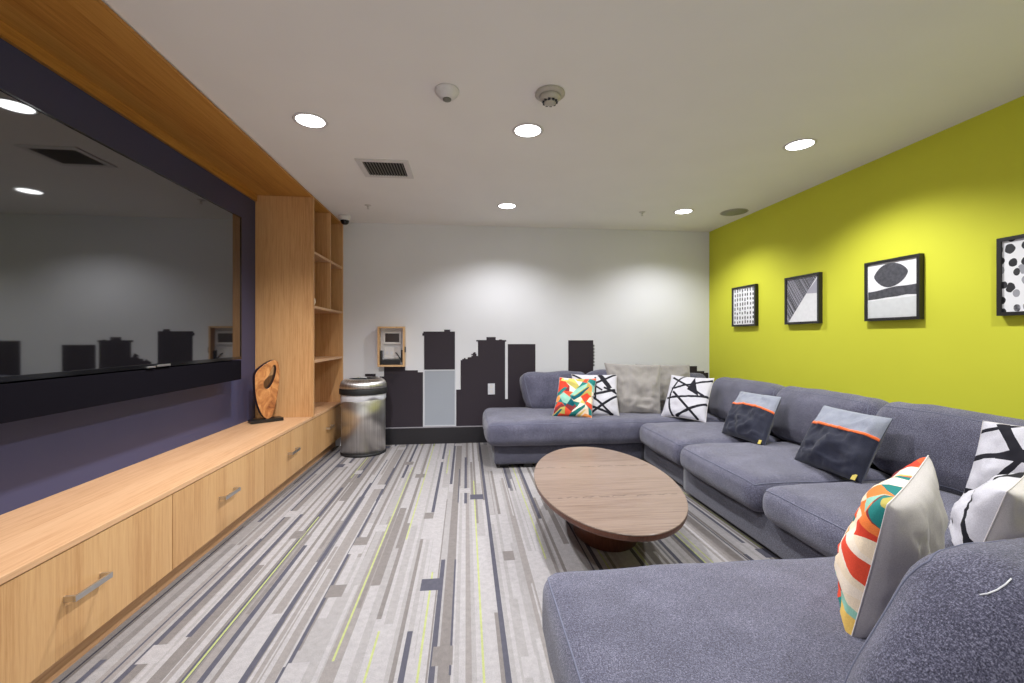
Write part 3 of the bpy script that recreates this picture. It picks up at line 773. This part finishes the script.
def pillow(P, label, front, back, group, name='throw_pillow', seamcol=None):
    c = (P.P[0] + P.P[1]) / 2
    t = thing(name, tuple(c), label, 'pillow', group)
    keep_normals('front_cover', P.mesh(1), front, t, P.n)
    keep_normals('back_cover', P.mesh(-1), back, t, -P.n)
    A = spaced(30); path = []
    for fu, fv, seq in ((None, -1, A[:-1]), (1, None, A[:-1]), (None, 1, A[::-1][:-1]), (-1, None, A[::-1][:-1])):
        for a in seq: path.append(P.S(a if fu is None else fu, a if fv is None else fv, 1))
    q = []
    for a in path:
        if not q or (a - q[-1]).length > .003: q.append(a)
    obj('seam', tube(bmesh.new(), q, .0018, 6, True), seamcol or back, t, True)
    return t

def prism_fabric(name, seed, n=3.4, amp=.75):
    """sharp triangles in orange, red, cream, teal and yellow"""
    t = NT(name); uv = t.coord('UV'); u, v = t.sep(uv)[:2]
    tri = lambda a, k, ph: t.math('PINGPONG', t.math('ADD', t.math('MULTIPLY', a, k), ph), 1.0)
    u2 = t.math('ADD', t.math('MULTIPLY', u, n), t.math('MULTIPLY', tri(v, 3.7, seed), amp))
    v2 = t.math('ADD', t.math('MULTIPLY', v, n), t.math('MULTIPLY', tri(u, 3.1, seed * 1.7), amp))
    fu, fv = t.math('FLOOR', u2), t.math('FLOOR', v2)
    ru, rv = t.math('FRACT', u2), t.math('FRACT', v2)
    par = t.math('MODULO', t.math('ADD', fu, fv), 2.0)
    d1 = t.math('GREATER_THAN', t.math('ADD', ru, rv), 1.0); d2 = t.math('GREATER_THAN', ru, rv)
    sel = t.math('ADD', t.math('MULTIPLY', d1, par), t.math('MULTIPLY', d2, t.math('SUBTRACT', 1.0, par)))
    third = t.math('GREATER_THAN', t.math('ADD', ru, t.math('MULTIPLY', rv, -2.2)), -.35)
    wn = t.n('ShaderNodeTexWhiteNoise', noise_dimensions='3D')
    t.put(wn.inputs['Vector'], t.comb(fu, fv, t.math('ADD', t.math('ADD', sel, seed), t.math('MULTIPLY', third, 7.0))))
    pal = [srgb(226, 92, 52), srgb(236, 214, 186), srgb(214, 68, 48), srgb(232, 192, 104), srgb(40, 122, 118), srgb(240, 128, 66), srgb(240, 224, 204),
           srgb(146, 196, 176), srgb(178, 166, 88), srgb(224, 80, 56), srgb(130, 52, 56), srgb(238, 218, 190), srgb(20, 88, 100), srgb(238, 152, 84)]
    col = t.ramp(wn.outputs[0], [(i / len(pal), c) for i, c in enumerate(pal)], 'CONSTANT')
    w = t.noise(t.coord(), 330, 2)
    t.set(Base_Color=t.mix(1.0, col, t.ramp(w, [(.3, (.9, .9, .9, 1)), (.7, (1.05, 1.05, 1.05, 1))]), 'MULTIPLY'), Roughness=.85, Specular_IOR_Level=.15)
    t.bump(w, .15, .002)
    return t.m
def line_fabric(name, lines, arcs=(), wedges=()):
    t = NT(name); uv = t.coord('UV'); u, v = t.sep(uv)[:2]; acc = None
    def add(f):
        nonlocal acc
        acc = f if acc is None else t.math('MAXIMUM', acc, f)
    for x0, y0, x1, y1, w in lines:
        L = math.hypot(x1 - x0, y1 - y0); nx, ny = -(y1 - y0) / L, (x1 - x0) / L
        dx, dy = (x1 - x0) / L, (y1 - y0) / L
        d = t.math('ABSOLUTE', t.math('ADD', t.math('MULTIPLY_ADD', u, nx, -(x0 * nx + y0 * ny)), t.math('MULTIPLY', v, ny)))
        s = t.math('ADD', t.math('MULTIPLY_ADD', u, dx, -(x0 * dx + y0 * dy)), t.math('MULTIPLY', v, dy))
        ok = t.math('MULTIPLY', t.math('GREATER_THAN', s, 0.0), t.math('LESS_THAN', s, L))
        add(t.math('MULTIPLY', t.math('LESS_THAN', d, w), ok))
    for cx, cy, r, w in arcs:
        a = t.math('SUBTRACT', u, cx); b = t.math('SUBTRACT', v, cy)
        rr = t.math('SQRT', t.math('ADD', t.math('MULTIPLY', a, a), t.math('MULTIPLY', b, b)))
        add(t.math('LESS_THAN', t.math('ABSOLUTE', t.math('SUBTRACT', rr, r)), w))
    for tri in wedges:      # filled triangles
        f = None
        for i in range(3):
            (x0, y0), (x1, y1) = tri[i], tri[(i + 1) % 3]
            a, b = -(y1 - y0), (x1 - x0)
            h = t.math('GREATER_THAN', t.math('ADD', t.math('MULTIPLY_ADD', u, a, -(x0 * a + y0 * b)), t.math('MULTIPLY', v, b)), 0.0)
            f = h if f is None else t.math('MULTIPLY', f, h)
        add(f)
    w = t.noise(t.coord(), 330, 2)
    base = t.ramp(w, [(.3, srgb(184, 182, 190)), (.7, srgb(204, 202, 210))])
    t.set(Base_Color=t.mix(acc, base, srgb(34, 33, 40)), Roughness=.85, Specular_IOR_Level=.15)
    t.bump(w, .15, .002)
    return t.m
def navy_fabric():
    t = NT('navy_and_grey_cotton'); u, v = t.sep(t.coord('UV'))[:2]; co = t.coord()
    w = t.noise(co, 330, 2)
    navy = t.ramp(w, [(.3, srgb(26, 28, 42)), (.7, srgb(40, 42, 58))]); grey = t.ramp(w, [(.3, srgb(126, 130, 144)), (.7, srgb(146, 150, 162))])
    t.set(Base_Color=t.mix(t.math('GREATER_THAN', v, .64), navy, grey), Roughness=.8, Specular_IOR_Level=.2, Sheen_Weight=.15)
    t.bump(w, .15, .002)
    return t.m
M_navy = navy_fabric(); M_navyb = fabric('navy_cotton', srgb(36, 38, 52), srgb(48, 50, 66), srgb(60, 62, 80), 320, .15, .04)
LN1 = line_fabric('white_cotton_black_lines', [(0, 1, .42, .62, .026), (.42, .70, 1, 1, .026), (0, .34, .95, .58, .03), (.28, .78, .62, .55, .022), (.60, .98, .82, .60, .06), (.0, .26, .85, .0, .024),
       (.1, .62, .8, .0, .026), (.25, .0, 1, .45, .026), (.66, .62, 1, .50, .026), (.0, .72, .12, .0, .02), (.5, .9, .42, .3, .02)])
LN2 = line_fabric('white_cotton_black_curves', [(.08, .92, .95, .50, .024), (.12, .62, 1, .92, .026), (.06, .38, 1, .52, .026), (.18, .55, .85, .0, .026), (.35, .0, 1, .36, .026)],
       [(.85, .45, .72, .022)], [((.52, .62), (.80, .50), (.60, .98))])
LN3 = line_fabric('white_cotton_bold_lines', [(.0, .55, .62, .78, .03), (.16, 1, .40, .62, .045), (.40, .62, .18, .2, .028), (.0, .86, .30, 1.0, .02), (.2, .62, 1, .62, .035), (.62, .3, .75, 1, .03), (.0, .2, .8, .1, .03)])
LN4 = line_fabric('white_cotton_black_arcs', [(.55, .0, .98, .46, .04)], [(1.0, .0, .74, .016), (.9, .1, .9, .018), (1.05, .45, .52, .02)])
GRP = 'scatter pillows on the sectional sofa'

# row along the back wall
pillow(Pillow((1.44, 4.15, .425), (1.88, 4.10, .42), (2.00, 4.36, .885), (1.40, 4.36, .91), .075, .03, 3, .016), 'large plain grey pillow, the front one of two, behind the lined pillow', M_lgrey, M_lgrey, GRP)
pillow(Pillow((1.80, 4.34, .425), (2.30, 4.24, .42), (2.38, 4.49, .875), (1.80, 4.54, .885), .06, .03, 4, .014), 'plain pale grey pillow half hidden behind its grey neighbour, at the right', M_lgrey, M_lgrey, GRP)
pillow(Pillow((1.05, 4.03, .432), (1.43, 4.0, .432), (1.475, 4.20, .805), (1.04, 4.28, .805), .06, .05, 5), 'white pillow with black crossing lines behind the multicoloured one', LN1, M_cream, GRP)
pillow(Pillow((.80, 4.04, .432), (1.145, 3.93, .432), (1.235, 4.08, .78), (.90, 4.18, .785), .06, .06, 6), 'multicoloured triangle patterned pillow at the far end of the sofa', prism_fabric('triangle_print', 3.2, 3.4), M_cream, GRP)
pillow(Pillow((1.83, 3.98, .43), (2.08, 3.64, .43), (2.30, 3.88, .79), (2.02, 4.16, .80), .06, .06, 7), 'white pillow with black curved lines in the far corner of the sofa', LN2, M_cream, GRP)
# navy and grey pair
def navy_pillow(P, label):
    t = pillow(P, label, M_navy, M_navyb, GRP, seamcol=M_navyb)
    bm = bmesh.new(); A = spaced(30)
    rows = [[bm.verts.new(P.S(u, v, 1, o)) for u in A] for v, o in ((.245, -.001), (.25, .004), (.325, .004), (.33, -.001))]
    for a, b in zip(rows, rows[1:]):
        for i in range(30): bm.faces.new((a[i], a[i + 1], b[i + 1], b[i]))
    o = obj('stripe', bm, M_orange, t, True); o['label'] = 'orange stripe'
    c = P.S(.86, -.93, 1, .004); d = (P.P[1] - P.P[0]).normalized() * .012; e = (P.P[3] - P.P[0]).normalized() * .016; nn = P.n * .0015
    bm = bmesh.new()
    vs = [bm.verts.new(c + a * d + b * e + k * nn) for k in (-1, 1) for a, b in ((-1, -1), (1, -1), (1, 1), (-1, 1))]
    for f in ((0, 1, 2, 3), (4, 5, 6, 7), (0, 1, 5, 4), (1, 2, 6, 5), (2, 3, 7, 6), (3, 0, 4, 7)): bm.faces.new([vs[i] for i in f])
    obj('care_tag', bm, M_tag, t)
navy_pillow(Pillow((1.98, 3.24, .425), (2.02, 2.80, .425), (2.27, 2.96, .74), (2.22, 3.36, .735), .065, .05, 8, .012), 'navy and grey pillow with orange stripe, the farther of the two')
navy_pillow(Pillow((1.97, 2.47, .425), (2.00, 2.04, .425), (2.23, 2.09, .745), (2.19, 2.49, .755), .065, .05, 9, .012), 'navy and grey pillow with orange stripe, the nearer and larger of the two')
# near end
P = Pillow((.915, .965, .437), (1.27, 1.18, .437), (1.265, 1.085, .845), (.915, .87, .805), .085, .06, 10, .008, flip=-1)
pillow(P, 'large multicoloured triangle pillow with plain cream back, nearest the camera', prism_fabric('triangle_print_near', 7.9, 5.0, .3), M_cream, GRP)
P = Pillow((1.57, 1.22, .437), (1.93, 1.46, .437), (1.95, 1.34, .70), (1.575, 1.13, .72), .09, .05, 12, .008, flip=-1)
pillow(P, 'white pillow with black arcs, low behind the near back cushion at the right edge', LN4, M_cream, GRP)
P = Pillow((2.10, 1.68, .437), (2.20, 1.28, .437), (2.37, 1.32, .82), (2.25, 1.70, .805), .06, .05, 13, .008)
pillow(P, 'white pillow with bold black crossing lines leaning upright at the right edge', LN3, M_cream, GRP)

# ------------------------------------------------------------------ light, camera, view
w = bpy.data.worlds.new('world'); w.use_nodes = True
w.node_tree.nodes['Background'].inputs[0].default_value = (.5, .5, .5, 1); w.node_tree.nodes['Background'].inputs[1].default_value = 1.8  # even grey world, added as soft fill through the open end
sc = bpy.context.scene; sc.world = w
cam = bpy.data.cameras.new('camera'); cam.sensor_width = 36; cam.lens = 440 / 1024 * 36; cam.shift_y = -4 / 1024; cam.clip_start = .05
co = bpy.data.objects.new('camera', cam); C.objects.link(co); co.location = (0, 0, 1.17)
co.rotation_euler = (PI / 2, 0, -math.atan(46 / 440)); sc.camera = co
sc.view_settings.view_transform = 'Standard'; sc.view_settings.look = 'None'
sc.view_settings.gamma = 1; sc.view_settings.use_curve_mapping = False
sc.view_settings.exposure = 0.5
try:
    sc.cycles.max_bounces = 10; sc.cycles.diffuse_bounces = 6
except Exception: pass
